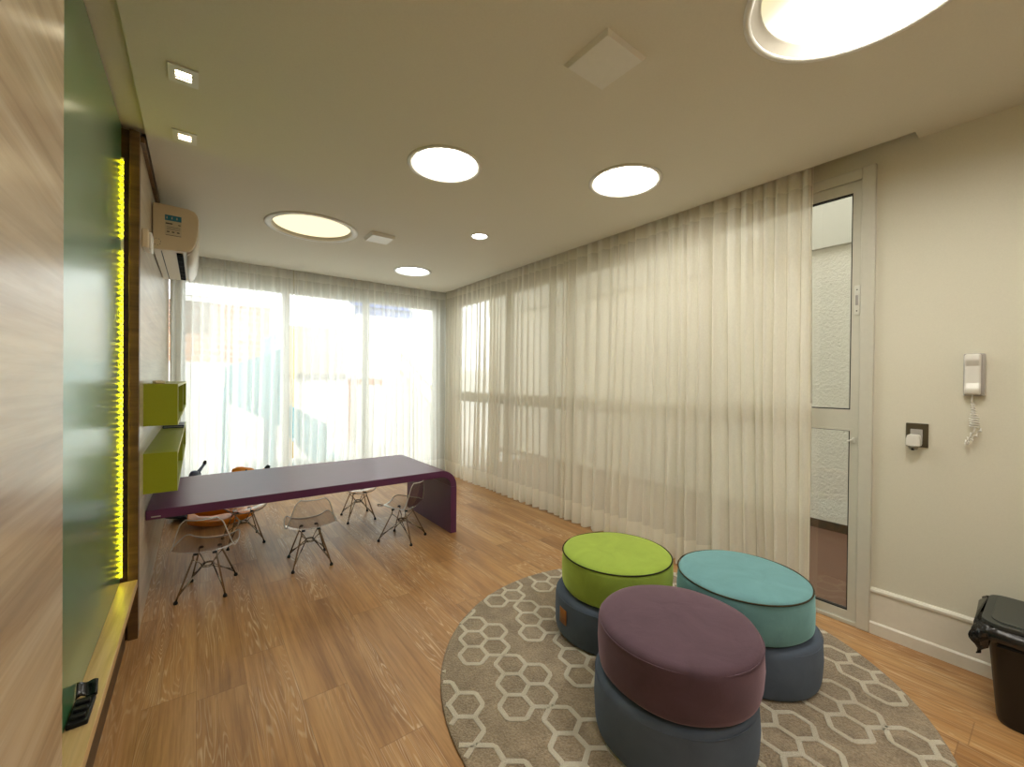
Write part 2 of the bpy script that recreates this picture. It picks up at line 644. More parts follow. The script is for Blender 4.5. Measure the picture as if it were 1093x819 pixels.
struct('floor', MB().box(-0.5, 3.02, -2.6, 5.66, -0.12, 0), M['floor'])

# ceiling lights: name, centre, opening radius, material, recess depth, trim width, label
LIGHTS = [
    (1.66, 0.39, 0.315, 'lamp_big', 0.03, 0.022, 'largest round ceiling light, cut by the top edge of the photo, thick white ring'),
    (1.155, 2.21, 0.190, 'lamp_warm', 0.016, 0.026, 'round ceiling light with warm white glow left of the light beside the curtain'),
    (2.145, 1.69, 0.198, 'lamp_warm', 0.016, 0.027, 'round ceiling light closest to the long ivory curtain on the right'),
    (0.765, 3.81, 0.305, 'lamp_yellow', 0.02, 0.048, 'round ceiling light with yellow glow above the purple table, near the air conditioner'),
    (1.99, 4.59, 0.186, 'lamp_cool', 0.012, 0.03, 'flat oval looking ceiling light closest to the back curtain'),
    (1.96, 3.10, 0.068, 'lamp_cool', 0.012, 0.012, 'smallest round ceiling downlight, cool white, in the middle of the ceiling'),
]
LIGHTS += [  # two unseen lamps, added to brighten the near end of the room
    (0.55, -0.75, 0.345, 'lamp_fill', 0.03, 0.022, 'added round fill light, out of view, over the near end of the room, closer to the pale wood wall'),
    (2.2, -1.35, 0.345, 'lamp_fill', 0.03, 0.022, 'added round fill light, out of view, over the near end of the room, closer to the right wall'),
]
SPOTS = [(-0.053, 2.228, 'square recessed spot nearer the camera, above the green glass'),
         (-0.060, 2.79, 'square recessed spot farther from the camera, toward the air conditioner')]


def ceiling():
    bm = bmesh.new()
    outline = [(XW, -2.6), (XW, 0.47), (2.852, 0.47), (2.852, YB), (-0.222, YB), (-0.222, -2.6)]
    edges = []

    def loop(pts):
        vs = [bm.verts.new((x, y, ZC)) for x, y in pts]
        for i in range(len(vs)):
            edges.append(bm.edges.new((vs[i], vs[(i + 1) % len(vs)])))
        return vs
    loop(outline)
    for x, y, r, *_ in LIGHTS:
        loop([(x + r * math.cos(2 * PI * k / 48), y + r * math.sin(2 * PI * k / 48)) for k in range(48)])
    for x, y, _ in SPOTS:
        loop([(x - 0.027, y - 0.03), (x + 0.027, y - 0.03), (x + 0.027, y + 0.03), (x - 0.027, y + 0.03)])
    bmesh.ops.triangle_fill(bm, use_beauty=True, use_dissolve=False, edges=edges)
    for f in bm.faces:
        if f.normal.z > 0:
            f.normal_flip()
    # outer rim up to the slab, so the cove is closed towards the void above the ceiling
    rim = outline
    lo = [bm.verts.new((x, y, ZC)) for x, y in rim]
    hi = [bm.verts.new((x, y, 2.80)) for x, y in rim]
    for i in range(len(rim)):
        j = (i + 1) % len(rim)
        bm.faces.new((lo[i], lo[j], hi[j], hi[i]))
    # slab, its unseen upper part added to darken the outside corridor
    mb = MB()
    mb.bm.free()
    mb.bm = bm
    mb.box(-0.6, 3.06, -2.7, 5.72, 2.80, 4.6)
    return mb


cl = ceiling().build('ceiling', M['ceiling'], fix=False)
cl['kind'] = 'structure'

struct('trim_4', MB().box(-0.5, -0.222, -2.6, 2.93, 2.628, 2.80), M['ceiling'], label='strip of ceiling over the green glass')

# walls
wr = MB()
wr.box(XW, XW + 0.12, -2.6, 0.635, 0, 2.80)
wr.box(XW, XW + 0.12, 0.635, 1.62, 2.545, 2.80)
wr.box(XW + 0.03, XW + 0.12, 1.62, 5.55, 2.545, 2.80)
struct('wall_right', wr, M['wall'])
struct('wall_front', MB().box(-0.6, 3.06, -2.72, -2.6, 0, 2.80), M['wall'])
wb = MB()
wb.box(-0.25, 3.06, 5.60, 5.72, 2.43, 2.80)
struct('wall_back', wb, M['wall'], label='white lintel above the back window behind the curtain')
struct('wall_left', MB().box(-0.42, XL, 2.92, 5.72, 0, 2.80), M['wood_wall'])
# near panelled wall and the niche behind the green glass
wn_ = MB()
wn_.box(-0.42, -0.20, -2.6, 1.12, 0, ZC)
wn_.box(-0.50, -0.40, -2.6, 2.95, 0, 2.80)
struct('wall_near', wn_, M['wood_near'], label='pale wood panelled wall at the left edge')
jamb = MB()
jamb.box(-0.40, -0.283, 2.885, 2.92, 0, ZC - 0.003)
struct('trim_1', jamb, M['wood_dark'], label='dark wood jamb beside the glowing strip')
jamb2 = MB()
jamb2.box(-0.283, -0.243, 2.868, 2.92, 0, ZC - 0.003, 0.002)
struct('trim_2', jamb2, M['wood_mid'], label='brown wood jamb at the corner of the left wall')
struct('trim_3', MB().box(XL, -0.228, 2.92, YB, 2.575, ZC - 0.002), M['wood_mid'], label='thin brown trim under the ceiling on the left wall')

bb = MB()
bb.prism([(XW, 0.0), (XW - 0.022, 0.0), (XW - 0.022, 0.058), (XW - 0.016, 0.064), (XW - 0.012, 0.066), (XW - 0.012, 0.222),
          (XW - 0.018, 0.226), (XW - 0.018, 0.238), (XW - 0.010, 0.246), (XW, 0.248)], 'Y', -2.6, 0.634)
struct('baseboard_right', bb, M['base'])

# back window
wf = MB()
for xa, xb in ((-0.235, -0.11), (0.80, 0.875), (1.75, 1.83), (2.77, 3.05)):
    wf.box(xa, xb, 5.61, 5.67, 0.0, 2.43)
wf.box(-0.24, 2.94, 5.605, 5.675, 2.37, 2.43)
wf.box(-0.24, 2.94, 5.605, 5.675, 0.0, 0.06)
w1 = bpy.data.objects.new('window_1', None)
COL.objects.link(w1)
w1['kind'] = 'structure'
wf.build('window_frame', M['frame'], w1)
for xa, xb in ((-0.11, 0.80), (0.875, 1.75), (1.83, 2.77)):
    MB().box(xa, xb, 5.638, 5.644, 0.06, 2.37).build('pane', M['pane'], w1)

# right window
w2 = bpy.data.objects.new('window_2', None)
COL.objects.link(w2)
w2['kind'] = 'structure'
wf = MB()
XF = 2.975
for ya, yb in ((1.565, 1.60), (2.98, 3.06), (3.25, 3.31), (3.99, 4.10), (5.25, 5.60)):
    wf.box(XF, XF + 0.05, ya, yb, 0.0, 2.545)
wf.box(XF - 0.004, XF + 0.064, 1.56, 5.6, 1.06, 1.19)
wf.box(XF - 0.004, XF + 0.064, 1.56, 5.6, 2.40, 2.545)
wf.box(XF - 0.004, XF + 0.064, 1.56, 5.6, 0.0, 0.07)
wf.build('window_frame', M['frame'], w2)
for ya, yb in ((1.60, 2.98), (3.06, 3.25), (3.31, 3.99), (4.10, 5.25)):
    MB().box(XF + 0.028, XF + 0.034, ya, yb, 0.07, 1.06).build('pane', M['pane'], w2)
    MB().box(XF + 0.028, XF + 0.034, ya, yb, 1.19, 2.40).build('pane', M['pane'], w2)

# glazed door at the end of the curtain
d1 = bpy.data.objects.new('door_1', None)
COL.objects.link(d1)
d1['kind'] = 'structure'
fr = MB()
fr.box(2.915, XW + 0.06, 0.632, 0.692, 0.0, 2.545, 0.004)
fr.box(2.922, XW + 0.06, 0.692, 1.562, 2.485, 2.545, 0.003)
fr.box(2.922, XW + 0.06, 1.53, 1.562, 0.0, 2.49, 0.003)
fr.box(2.922, XW + 0.06, 0.692, 1.53, 0.0, 0.022, 0.003)
fr.build('door_frame', M['frame'], d1)
lf = MB()
for ya, yb in ((0.694, 0.735), (1.495, 1.528)):
    lf.box(2.938, 2.985, ya, yb, 0.024, 2.483)
lf.box(2.938, 2.985, 0.735, 1.495, 2.425, 2.483)
lf.box(2.938, 2.985, 0.735, 1.495, 1.09, 1.205)
lf.box(2.938, 2.985, 0.735, 1.495, 0.024, 0.068)
lf.box(2.934, 2.94, 0.72, 1.5, 1.087, 1.098)
leaf = lf.build('door_leaf', M['frame'], d1)
gk = MB()
for z0, z1 in ((0.068, 1.09), (1.205, 2.425)):
    gk.box(2.944, 2.97, 0.735, 0.741, z0, z1)
    gk.box(2.944, 2.97, 0.735, 1.495, z1 - 0.006, z1)
    gk.box(2.944, 2.97, 0.735, 1.495, z0, z0 + 0.006)
gk.build('gasket', M['gasket'], leaf)
MB().box(2.958, 2.964, 0.739, 1.495, 0.07, 1.088).build('pane', M['pane'], leaf)
MB().box(2.958, 2.964, 0.739, 1.495, 1.207, 2.423).build('pane', M['pane'], leaf)
lk = MB()
lk.box(2.930, 2.940, 0.698, 0.722, 1.735, 1.90, 0.004)
lk.mi = 1
lk.box(2.920, 2.932, 0.704, 0.716, 1.79, 1.845, 0.003)
lk.mi = 2
lk.box(2.9292, 2.931, 0.707, 0.713, 1.873, 1.879)
lk.box(2.9292, 2.931, 0.707, 0.713, 1.755, 1.761)
lk.build('latch', [M['white_metal'], M['grey_plastic'], M['ink']], leaf)
hk = MB()
hk.box(2.924, 2.938, 0.712, 0.722, 1.022, 1.05, 0.002)
hk.tube([(2.925, 0.717, 1.04), (2.912, 0.725, 1.036), (2.906, 0.74, 1.03)], 0.004, 8)
hk.build('door_handle', M['white_metal'], leaf)

# ------------------------------------------------------------------ curtains


def curtain(name, label, mat, fixed, a, b, axis, seed, lam=0.098, amp=0.026, sway=0.05, zt=2.70, dense=1.0):
    rng = random.Random(seed)
    L = b - a
    n = max(4, int(L / lam))
    ws = [rng.uniform(0.6, 1.45) * (dense if k < 0.28 * n else 1) for k in range(n)]
    tot = sum(ws)
    cum = [0]
    for q in ws:
        cum.append(cum[-1] + q / tot)
    amps = [rng.uniform(0.6, 1.25) for _ in range(n + 1)]
    p1, p2, p3 = rng.uniform(0, 6), rng.uniform(0, 6), rng.uniform(0, 6)
    nu = n * 12
    nv = 22

    def fn(u, v):
        k = 0
        while k < n - 1 and u > cum[k + 1]:
            k += 1
        f = (u - cum[k]) / (cum[k + 1] - cum[k])
        am = amps[k] * (1 - f) + amps[k + 1] * f
        ph = 2 * PI * f
        zz = zt + (0.008 - zt) * v
        grow = 0.55 + 0.6 * v
        s_ = math.sin(ph) + 0.3 * math.sin(2 * ph + p1 + k)
        d = amp * am * grow * s_ + 0.010 * v * math.sin(6 * u * L + p2) + 0.006 * math.sin(3.3 * v + 9 * u + p3)
        along = a + L * u + v * v * sway * math.sin(u * L * 2.3 + p1) * min(1, 6 * u, 6 * (1 - u)) \
            + 0.006 * math.sin(ph * 1.0 + 5 * v) + 0.012 * math.cos(ph) * v
        if axis == 'Y':
            return (fixed + d, along, zz)
        return (along, fixed + d, zz)
    mb = MB()
    mb.grid(fn, nu, nv)
    o = mb.build(name, mat, fix=False)
    return tag(o, label, 'curtain', None)


curtain('sheer_curtain', 'white sheer curtain on the left half of the back window behind the purple table',
        M['curtain_back'], YB + 0.068, -0.232, 0.890, 'X', 3, 0.086, 0.034)
curtain('sheer_curtain', 'white sheer curtain on the right half of the back window reaching the room corner',
        M['curtain_back'], YB + 0.068, 0.900, 2.90, 'X', 5, 0.086, 0.034)
curtain('sheer_curtain', 'ivory sheer curtain on the right side from the room corner to the dark gap',
        M['curtain_right'], 2.885, 3.006, 5.405, 'Y', 11, 0.098, 0.032)
curtain('sheer_curtain', 'long ivory sheer curtain behind the poufs, ending at the glazed door',
        M['curtain_right'], 2.882, 0.905, 2.994, 'Y', 21, 0.088, 0.036, dense=0.62)

# ------------------------------------------------------------------ ceiling lights and plates
for x, y, r, mk, dep, tw, lab in LIGHTS:
    t = thing('recessed_ceiling_light', lab, 'ceiling light', (x, y, ZC), 0, 'round lights in the ceiling')
    mb = MB()
    mb.lathe([(r - 0.001, 0.0), (r - 0.001, -0.005), (r + tw * 0.5, -0.008), (r + tw, -0.005), (r + tw, -0.0005), (r, -0.0005)], seg=64, caps=False)
    mb.build('trim_ring', M['white_plastic'], t)
    mb = MB()
    ri = r * (0.90 if r > 0.31 else 0.96)
    mb.lathe([(r - 0.002, 0.0), (ri + 0.004, dep * 0.9), (ri, dep), (ri, dep + 0.005), (r + 0.004, dep + 0.01), (r + 0.004, 0.002), (r - 0.001, 0.001)], seg=64, caps=False)
    mb.build('reflector', M['lamp_reflector'], t)
    mb = MB()
    mb.lathe([(0, dep + 0.004), (ri + 0.002, dep + 0.004)], seg=64, caps=False)
    mb.build('diffuser', M[mk], t, fix=False)
for x, y, lab in SPOTS:
    t = thing('recessed_spotlight', lab, 'ceiling light', (x, y, ZC), 0, 'square spots above the green glass')
    mb = MB()
    for q in ((-0.05, 0.05, -0.062, -0.03), (-0.05, 0.05, 0.03, 0.062), (-0.05, -0.027, -0.03, 0.03), (0.027, 0.05, -0.03, 0.03)):
        mb.box(q[0], q[1], q[2], q[3], -0.006, -0.0005)
    mb.build('trim_plate', M['white_plastic'], t)
    mb = MB()
    mb.box(-0.027, 0.027, -0.03, 0.03, 0.006, 0.01)
    mb.mi = 1
    mb.box(-0.027, 0.027, -0.003, 0.003, 0.0, 0.006)
    mb.build('bulb', [M['spot'], M['cream_plastic']], t)
for (x, y, s_, h_, lab) in ((1.273, 1.108, 0.113, 0.014, 'larger square white cover plate, nearer the camera on the ceiling'),
                            (1.280, 3.672, 0.105, 0.026, 'smaller looking square white plate beside the yellow ceiling light')):
    mb = MB()
    z1, z0 = ZC - 0.0005, ZC - h_
    i_ = s_ - 0.012
    vs = [mb.bm.verts.new((x + dx * q, y + dy * q, z)) for q, z in ((s_, z1), (i_, z0)) for dx, dy in ((-1, -1), (1, -1), (1, 1), (-1, 1))]
    for f in ((0, 1, 2, 3), (7, 6, 5, 4), (0, 4, 5, 1), (1, 5, 6, 2), (2, 6, 7, 3), (3, 7, 4, 0)):
        mb.bm.faces.new([vs[k] for k in f])
    tag(mb.build('ceiling_cover_plate', M['white_plastic']), lab, 'ceiling plate', 'square plates on the ceiling')

# ------------------------------------------------------------------ green glass niche on the left
gp = MB()
gp.box(-0.322, -0.31, 1.13, 2.846, 0.312, ZC - 0.004, 0.001, 1)
tag(gp.build('glass_panel', M['green_glass']), 'tall satin green glass panel standing on the wooden ledge beside the pale wood wall', 'glass panel')
ls = thing('led_strip', 'glowing yellow LED strip running up the far edge of the green glass', 'led strip', (-0.308, 2.86, 0.33))
MB().box(-0.008, 0.006, 0.002, 0.006, 0.0, 2.12).build('strip_backing', M['white_plastic'], ls)
first = None
for i in range(74):
    zz = 0.012 + i * 0.0285
    if 58 <= i <= 59:
        continue
    if first is None:
        first = MB().box(-0.002, 0.002, -0.003, 0.002, 0, 0.009).build('diode', M['led'], ls)
        first.location = (0, 0, zz)
    else:
        c = first.copy()
        COL.objects.link(c)
        c.location = (0, 0, zz)
lg = thing('wooden_ledge', 'honey coloured wooden ledge under the green glass panel', 'ledge', (-0.28, 2.0, 0))
mb = MB()
mb.box(-0.055, 0.036, -0.875, 0.862, 0.272, 0.309, 0.002, 1)
mb.build('ledge_board', M['wood_ledge'], lg)
mb = MB()
mb.box(-0.055, -0.005, -0.875, 0.80, 0.0, 0.272)
mb.build('plinth', M['wood_dark'], lg)

bx = thing('black_box', 'small black box with raised flap lying on the wooden ledge at lower left', 'box', (-0.285, 1.835, 0.309))
mb = MB()
mb.box(-0.022, 0.026, -0.085, 0.045, 0.0, 0.016, 0.004)
for k in range(3):
    mb.box(-0.016, 0.018, -0.07 + k * 0.036, -0.055 + k * 0.036, 0.014, 0.026, 0.003)
mb.build('tray', M['dark_plastic'], bx)
mb = MB()
mb.grid(lambda u, v: (-0.022 + 0.05 * u, 0.045 + 0.03 * v + 0.008 * math.sin(5 * u), 0.012 + 0.035 * v + 0.006 * math.sin(7 * u + 2 * v)), 8, 4)
fl = mb.build('flap', M['black_bag'], bx, fix=False)
sm_ = fl.modifiers.new('thick', 'SOLIDIFY')
sm_.thickness = 0.003

# ------------------------------------------------------------------ air conditioner
ac = thing('air_conditioner', 'white split air conditioner high on the left wall', 'air conditioner', (XL, 3.6, 2.19))
prof = [(0.004, 0.0), (0.19, 0.012), (0.212, 0.034), (0.228, 0.075), (0.238, 0.13), (0.244, 0.19), (0.245, 0.235), (0.238, 0.268),
        (0.222, 0.29), (0.19, 0.302), (0.1, 0.306), (0.004, 0.306)]
mb = MB()
mb.prism(prof, 'Y', 0.0, 1.05, False)
bd = mb.build('body', M['cream_plastic'], ac)
bv = bd.modifiers.new('bevel', 'BEVEL')
bv.width = 0.006
bv.segments = 3
bv.limit_method = 'ANGLE'
bv.angle_limit = R(50)
mb = MB()
mb.prism([(0.178, -0.004), (0.206, 0.02), (0.224, 0.062), (0.236, 0.12), (0.2425, 0.18), (0.248, 0.18), (0.243, 0.12), (0.231, 0.06), (0.214, 0.016), (0.182, -0.012)],
         'Y', 0.03, 1.02, True)
mb.build('front_flap', M['white_plastic'], ac)
MB().box(0.125, 0.16, 0.06, 0.99, -0.002, 0.008).build('air_outlet', M['matte_black'], ac)
for k in range(6):
    MB().box(0.129, 0.156, 0.13 + 0.15 * k, 0.133 + 0.15 * k, -0.003, 0.0).build('vane', M['ink'], ac)
MB().box(0.045, 0.049, 0.03, 1.0, -0.0008, 0.004).build('seam', M['ink'], ac)
mb = MB()
mb.box(0.066, 0.152, -0.0015, 0.002, 0.105, 0.235)
mb.mi = 1
mb.box(0.066, 0.152, -0.0025, -0.0012, 0.202, 0.238)
mb.mi = 2
mb.box(0.07, 0.105, -0.0022, -0.0014, 0.178, 0.186)
mb.box(0.135, 0.148, -0.0022, -0.0014, 0.176, 0.182)
mb.box(0.07, 0.15, -0.0022, -0.0014, 0.104, 0.107)
for k in range(3):
    mb.box(0.076 + k * 0.026, 0.09 + k * 0.026, -0.0022, -0.0014, 0.124, 0.132)
    mb.box(0.076, 0.145, -0.0022, -0.0014, 0.142 + k * 0.009, 0.144 + k * 0.009)
mb.mi = 0
for k in range(3):
    mb.box(0.074 + k * 0.026, 0.079 + k * 0.026, -0.0032, -0.002, 0.213, 0.227)
mb.build('sticker', [M['label_paper'], M['blue_label'], M['ink']], ac)
mb = MB()
for a0 in range(0, 360, 45):
    pts = [(0.026 + 0.019 * math.cos(R(a0 + t * 8)), -0.0008, 0.05 + 0.023 * math.sin(R(a0 + t * 8))) for t in range(4)]
    mb.tube(pts, 0.0012, 6)
mb.build('pipe_knockout', M['ink'], ac)

jb = thing('junction_box', 'small white junction box on the left wall below the air conditioner', 'junction box', (XL, 3.06, 2.09))
MB().box(0.0, 0.03, -0.07, 0.07, -0.04, 0.06, 0.006).build('box', M['cream_plastic'], jb)
mb = MB().box(0.028, 0.042, -0.05, 0.06, -0.045, 0.05, 0.006)
mb.build('cover', M['white_plastic'], jb)

# ------------------------------------------------------------------ wall shelves


def shelf(z0, z1, label):
    t = thing('wall_shelf', label, 'shelf', (XL, 3.12, z0))
    L_, D_, H_, T_ = 2.06, 0.153, z1 - z0, 0.016
    mb = MB()
    mb.box(0, D_ - 0.002, 0, T_, 0, H_)
    mb.box(0, D_ - 0.002, L_ - T_, L_, 0, H_)
    mb.box(0, D_ - 0.002, L_ / 2 - T_ / 2, L_ / 2 + T_ / 2, T_, H_ - T_)
    mb.box(0, D_ - 0.002, T_, L_ - T_, 0, T_)
    mb.box(0, D_ - 0.002, T_, L_ - T_, H_ - T_, H_)
    mb.box(0, 0.006, T_, L_ - T_, T_, H_ - T_)
    mb.build('carcass', M['green'], t)
    mb = MB()
    e = D_ - 0.002
    mb.box(e, D_, 0, T_, 0, H_)
    mb.box(e, D_, L_ - T_, L_, 0, H_)
    mb.box(e, D_, L_ / 2 - T_ / 2, L_ / 2 + T_ / 2, T_, H_ - T_)
    mb.box(e, D_, T_, L_ - T_, 0, T_)
    mb.box(e, D_, T_, L_ - T_, H_ - T_, H_)
    tag(mb.build('edge_band', M['green_edge'], t), 'pale green edge band')
    return t


shelf(1.072, 1.312, 'upper green open wall shelf, with the white remote on top')
shelf(0.688, 0.917, 'lower green open wall shelf, just above the purple table')
rm = thing('remote_control', 'small white remote control lying on the upper green shelf', 'remote control', (-0.185, 3.24, 1.312), R(8))
MB().box(-0.024, 0.024, -0.08, 0.08, 0, 0.018, 0.006).build('body', M['cream_plastic'], rm)
mb = MB().box(-0.017, 0.017, 0.02, 0.06, 0.0165, 0.0188, 0.001, 1)
for i in range(2):
    for j in range(3):
        mb.box(-0.014 + 0.016 * i, -0.004 + 0.016 * i, -0.06 + 0.022 * j, -0.048 + 0.022 * j, 0.0165, 0.0195)
mb.build('buttons', M['grey_plastic'], rm)
fd = thing('folder', 'dark navy folder lying flat on the lower green shelf', 'folder', (-0.165, 4.72, 0.917))
MB().box(-0.07, 0.07, -0.15, 0.15, 0, 0.009).box(-0.07, 0.07, -0.15, 0.15, 0.015, 0.024).box(-0.07, -0.066, -0.15, 0.15, 0.009, 0.015).build('cover', M['navy'], fd)
MB().box(-0.064, 0.06, -0.140, 0.140, 0.009, 0.015).build('pages', M['white_plastic'], fd)

# ------------------------------------------------------------------ purple table
tb = thing('table', 'long low purple lacquered table with one rounded waterfall leg, fixed to the left wall', 'table', (0, 3.25, 0))
XE, ZT, TT, RO = 1.84, 0.56, 0.056, 0.15
outer = [(XL + 0.002, ZT), (XE - RO, ZT)] + [(XE - RO + RO * math.sin(R(a)), ZT - RO + RO * math.cos(R(a))) for a in range(9, 90, 9)] + [(XE, ZT - RO)]
inner = [(XL + 0.002, ZT - TT), (XE - RO, ZT - TT)] + [(XE - RO + (RO - TT) * math.sin(R(a)), ZT - RO + (RO - TT) * math.cos(R(a))) for a in range(9, 90, 9)] + [(XE - TT, ZT - RO)]
mb = MB()
mb.prism(outer + list(reversed(inner)), 'Y', 0.0, 0.96)
ob = mb.build('tabletop', M['purple_lacquer'], tb)
b_ = ob.modifiers.new('bevel', 'BEVEL')
b_.width = 0.003
b_.segments = 2
b_.limit_method = 'ANGLE'
b_.angle_limit = R(50)
MB().box(XE - TT, XE, 0, 0.96, 0, ZT - RO).build('leg', M['purple_lacquer'], tb)
mb = MB()
mb.box(XL + 0.026, XL + 0.07, -0.001, 0.001, 0.517, 0.524)
for k in range(3):
    mb.box(XL + 0.03 + 0.012 * k, XL + 0.036 + 0.012 * k, -0.0016, 0.001, 0.518, 0.523)
mb.build('maker_plate', M['grey_plastic'], tb)

# ------------------------------------------------------------------ children's clear chairs
ST = [(0.165, 0.272, 0.105), (0.158, 0.284, 0.128), (0.13, 0.288, 0.146), (0.08, 0.278, 0.158), (0.02, 0.265, 0.166), (-0.04, 0.260, 0.170),
      (-0.09, 0.266, 0.168), (-0.125, 0.288, 0.163), (-0.145, 0.325, 0.152), (-0.157, 0.37, 0.139), (-0.166, 0.42, 0.124), (-0.173, 0.468, 0.106), (-0.178, 0.496, 0.078)]


def shell_pt(u, v):
    """u across -1..1, v along 0..1"""
    f = v * (len(ST) - 1)
    i = min(int(f), len(ST) - 2)
    t = f - i
    def cr(j, k):
        a = ST[max(j - 1, 0)][k]; b = ST[j][k]; c = ST[j + 1][k]; d = ST[min(j + 2, len(ST) - 1)][k]
        return b + 0.5 * t * (c - a + t * (2 * a - 5 * b + 4 * c - d + t * (3 * (b - c) + d - a)))
    y, z, wd = cr(i, 0), cr(i, 1), cr(i, 2)
    back = min(1, max(0, (v - 0.45) / 0.2))
    e = abs(u) ** 2.4
    x = wd * u
    z += 0.046 * e * (1 - back) * (0.4 + 0.6 * min(1, v * 3))
    y += 0.035 * e * back
    return Vector((x, y, z))


def make_chair(label):
    t = thing('child_chair', label, 'chair', (0, 0, 0), 0, 'clear chairs around the purple table')
    mb = MB()
    mb.grid(lambda u, v: shell_pt(2 * u - 1, v), 14, 36)
    sh = mb.build('shell_seat', M['clear'], t, fix=False)
    loop = [shell_pt(-1 + 2 * k / 12, 0) for k in range(12)] + [shell_pt(1, k / 40) for k in range(40)] + \
           [shell_pt(1 - 2 * k / 12, 1) for k in range(12)] + [shell_pt(-1, 1 - k / 40) for k in range(40)]
    mb = MB()
    mb.tube(loop, 0.0042, 6, closed=True)
    mb.build('rim', M['rim'], sh)
    tops = {}
    for sx in (-1, 1):
        for sy in (-1, 1):
            mb = MB()
            foot = Vector((sx * 0.124, sy * 0.15, 0.012))
            topp = Vector((sx * 0.062, sy * 0.062, 0.229))
            tops[(sx, sy)] = (foot, topp)
            mb.tube([foot, topp, topp + Vector((0, 0, 0.016)), topp + Vector((-sx * 0.012, 0, 0.026))], 0.0052, 8)
            lg_ = mb.build('leg', M['wire'], t)
            mb = MB()
            mb.lathe([(0, 0), (0.011, 0.0), (0.012, 0.008), (0.008, 0.018), (0, 0.02)], (foot.x, foot.y, 0), 12)
            mb.build('foot', M['rubber'], lg_)
            mb = MB()
            mb.lathe([(0, 0), (0.013, 0.0), (0.013, 0.008), (0.006, 0.012), (0, 0.012)], (topp.x - sx * 0.012, topp.y, 0.249), 12)
            mb.build('shock_mount', M['rubber'], lg_)
    mb = MB()
    zr = 0.165
    ring = [(0.03 * math.cos(2 * PI * k / 16), 0.036 * math.sin(2 * PI * k / 16), zr) for k in range(16)]
    mb.tube(ring, 0.004, 6, closed=True)
    mb.tube([(p[0] * 1.15, p[1] * 1.1, zr - 0.008) for p in ring], 0.0032, 6, closed=True)
    for (sx, sy), (foot, topp) in tops.items():
        r_ = Vector((sx * 0.024, sy * 0.027, zr))
        mb.tube([topp * 0.97 + foot * 0.03, r_ + Vector((sx * 0.01, sy * 0.004, 0.02)), r_], 0.0034, 6)
        mb.tube([Vector((sx * 0.014, -sy * 0.034, zr)), foot * 0.80 + topp * 0.20], 0.0032, 6)
        mb.tube([Vector((sx * 0.03, sy * 0.01, zr - 0.008)), foot * 0.9 + topp * 0.1], 0.0032, 6)
    mb.build('wire_base', M['wire'], t)
    return t


CH = [((0.665, 3.35), R(-4), "clear child's chair in the middle of the near side of the purple table"),
      ((0.055, 3.285), R(-14), "clear child's chair nearest the left wall, below the lower green shelf"),
      ((1.395, 3.385), R(38), "clear child's chair on the near side, turned askew beside the table leg"),
      ((1.255, 4.15), R(176), "clear child's chair on the far side, right, only its wire legs showing"),
      ((0.305, 4.09), R(184), "clear child's chair on the far side, left, behind the chair nearest the left wall")]
c0 = make_chair(CH[0][2])
for i, (p, rz, lab) in enumerate(CH):
    o = c0 if i == 0 else copy_tree(c0)
    o.location = (p[0], p[1], 0)
    o.rotation_euler = (0, 0, rz)
    o['label'] = lab

# ------------------------------------------------------------------ ride-on rockers behind the table


def rocker(label, mat, loc, rz, hz=0.0):
    t = thing('rocking_toy', label, 'rocking toy', loc, rz)
    mb = MB()
    prof_o = [(-0.25 + 0.5 * k / 12, 0.006 + 0.22 * ((k / 12 - 0.5) ** 2)) for k in range(13)]
    prof_i = [(x, z + 0.05) for x, z in prof_o]
    mb.prism(prof_o + list(reversed(prof_i)), 'Y', -0.12, 0.12)
    o = mb.build('rocker_base', mat, t)
    b = o.modifiers.new('bevel', 'BEVEL')
    b.width = 0.012
    b.segments = 3
    mb = MB()
    mb.lathe([(0, -0.20), (0.05, -0.19), (0.085, -0.15), (0.1, -0.06), (0.095, 0.05), (0.105, 0.13), (0.07, 0.19), (0, 0.20)], (0, 0, 0), 24)
    o = mb.build('saddle_body', mat, t)
    o.rotation_euler = (0, R(90), 0)
    o.location = (-0.02, 0, 0.18)
    mb = MB()
    mb.tube([(0.09, 0, 0.19), (0.12, 0, 0.30), (0.14, 0, 0.42 + hz)], [0.085, 0.065, 0.05], 16)
    mb.build('neck', mat, t)
    mb = MB()
    mb.lathe([(0, -0.09), (0.03, -0.085), (0.048, -0.05), (0.05, -0.01), (0.038, 0.04), (0.034, 0.07), (0.022, 0.092), (0, 0.097)], (0, 0, 0), 24)
    hd = mb.build('head', mat, t)
    hd.location = (0.165, 0, 0.455 + hz)
    hd.rotation_euler = (0, R(94), 0)
    for sy in (-1, 1):
        mb = MB()
        mb.lathe([(0, -0.006), (0.007, -0.004), (0.009, 0.0), (0.007, 0.005), (0, 0.007)], (0.19, sy * 0.044, 0.475 + hz), 10)
        mb.build('eye', M['rubber'], hd).matrix_parent_inverse = Matrix.LocRotScale(hd.location, hd.rotation_euler, None).inverted()
    mb = MB()
    mb.tube([(0.13, 0, 0.36), (0.25, 0, 0.41), (0.36, 0, 0.462)], [0.03, 0.02, 0.015], 14)
    hb_ = mb.build('handle', mat, t)
    mb = MB()
    mb.tube([(0.352, 0, 0.458), (0.372, 0, 0.474), (0.382, 0, 0.492)], [0.018, 0.022, 0.016], 12)
    mb.build('grip', M['rubber'], hb_)
    return t


rocker('orange ride-on rocking toy on the floor behind the purple table', M['orange'], (0.18, 4.72, 0.0), 0)
rocker('navy blue ride-on rocking toy behind the table, next to the green shelves', M['navy'], (-0.08, 5.08, 0.0), R(60), -0.075).scale = (0.75, 0.75, 1.0)

# ------------------------------------------------------------------ rug
RC, RR = (1.779, 1.178), 1.032


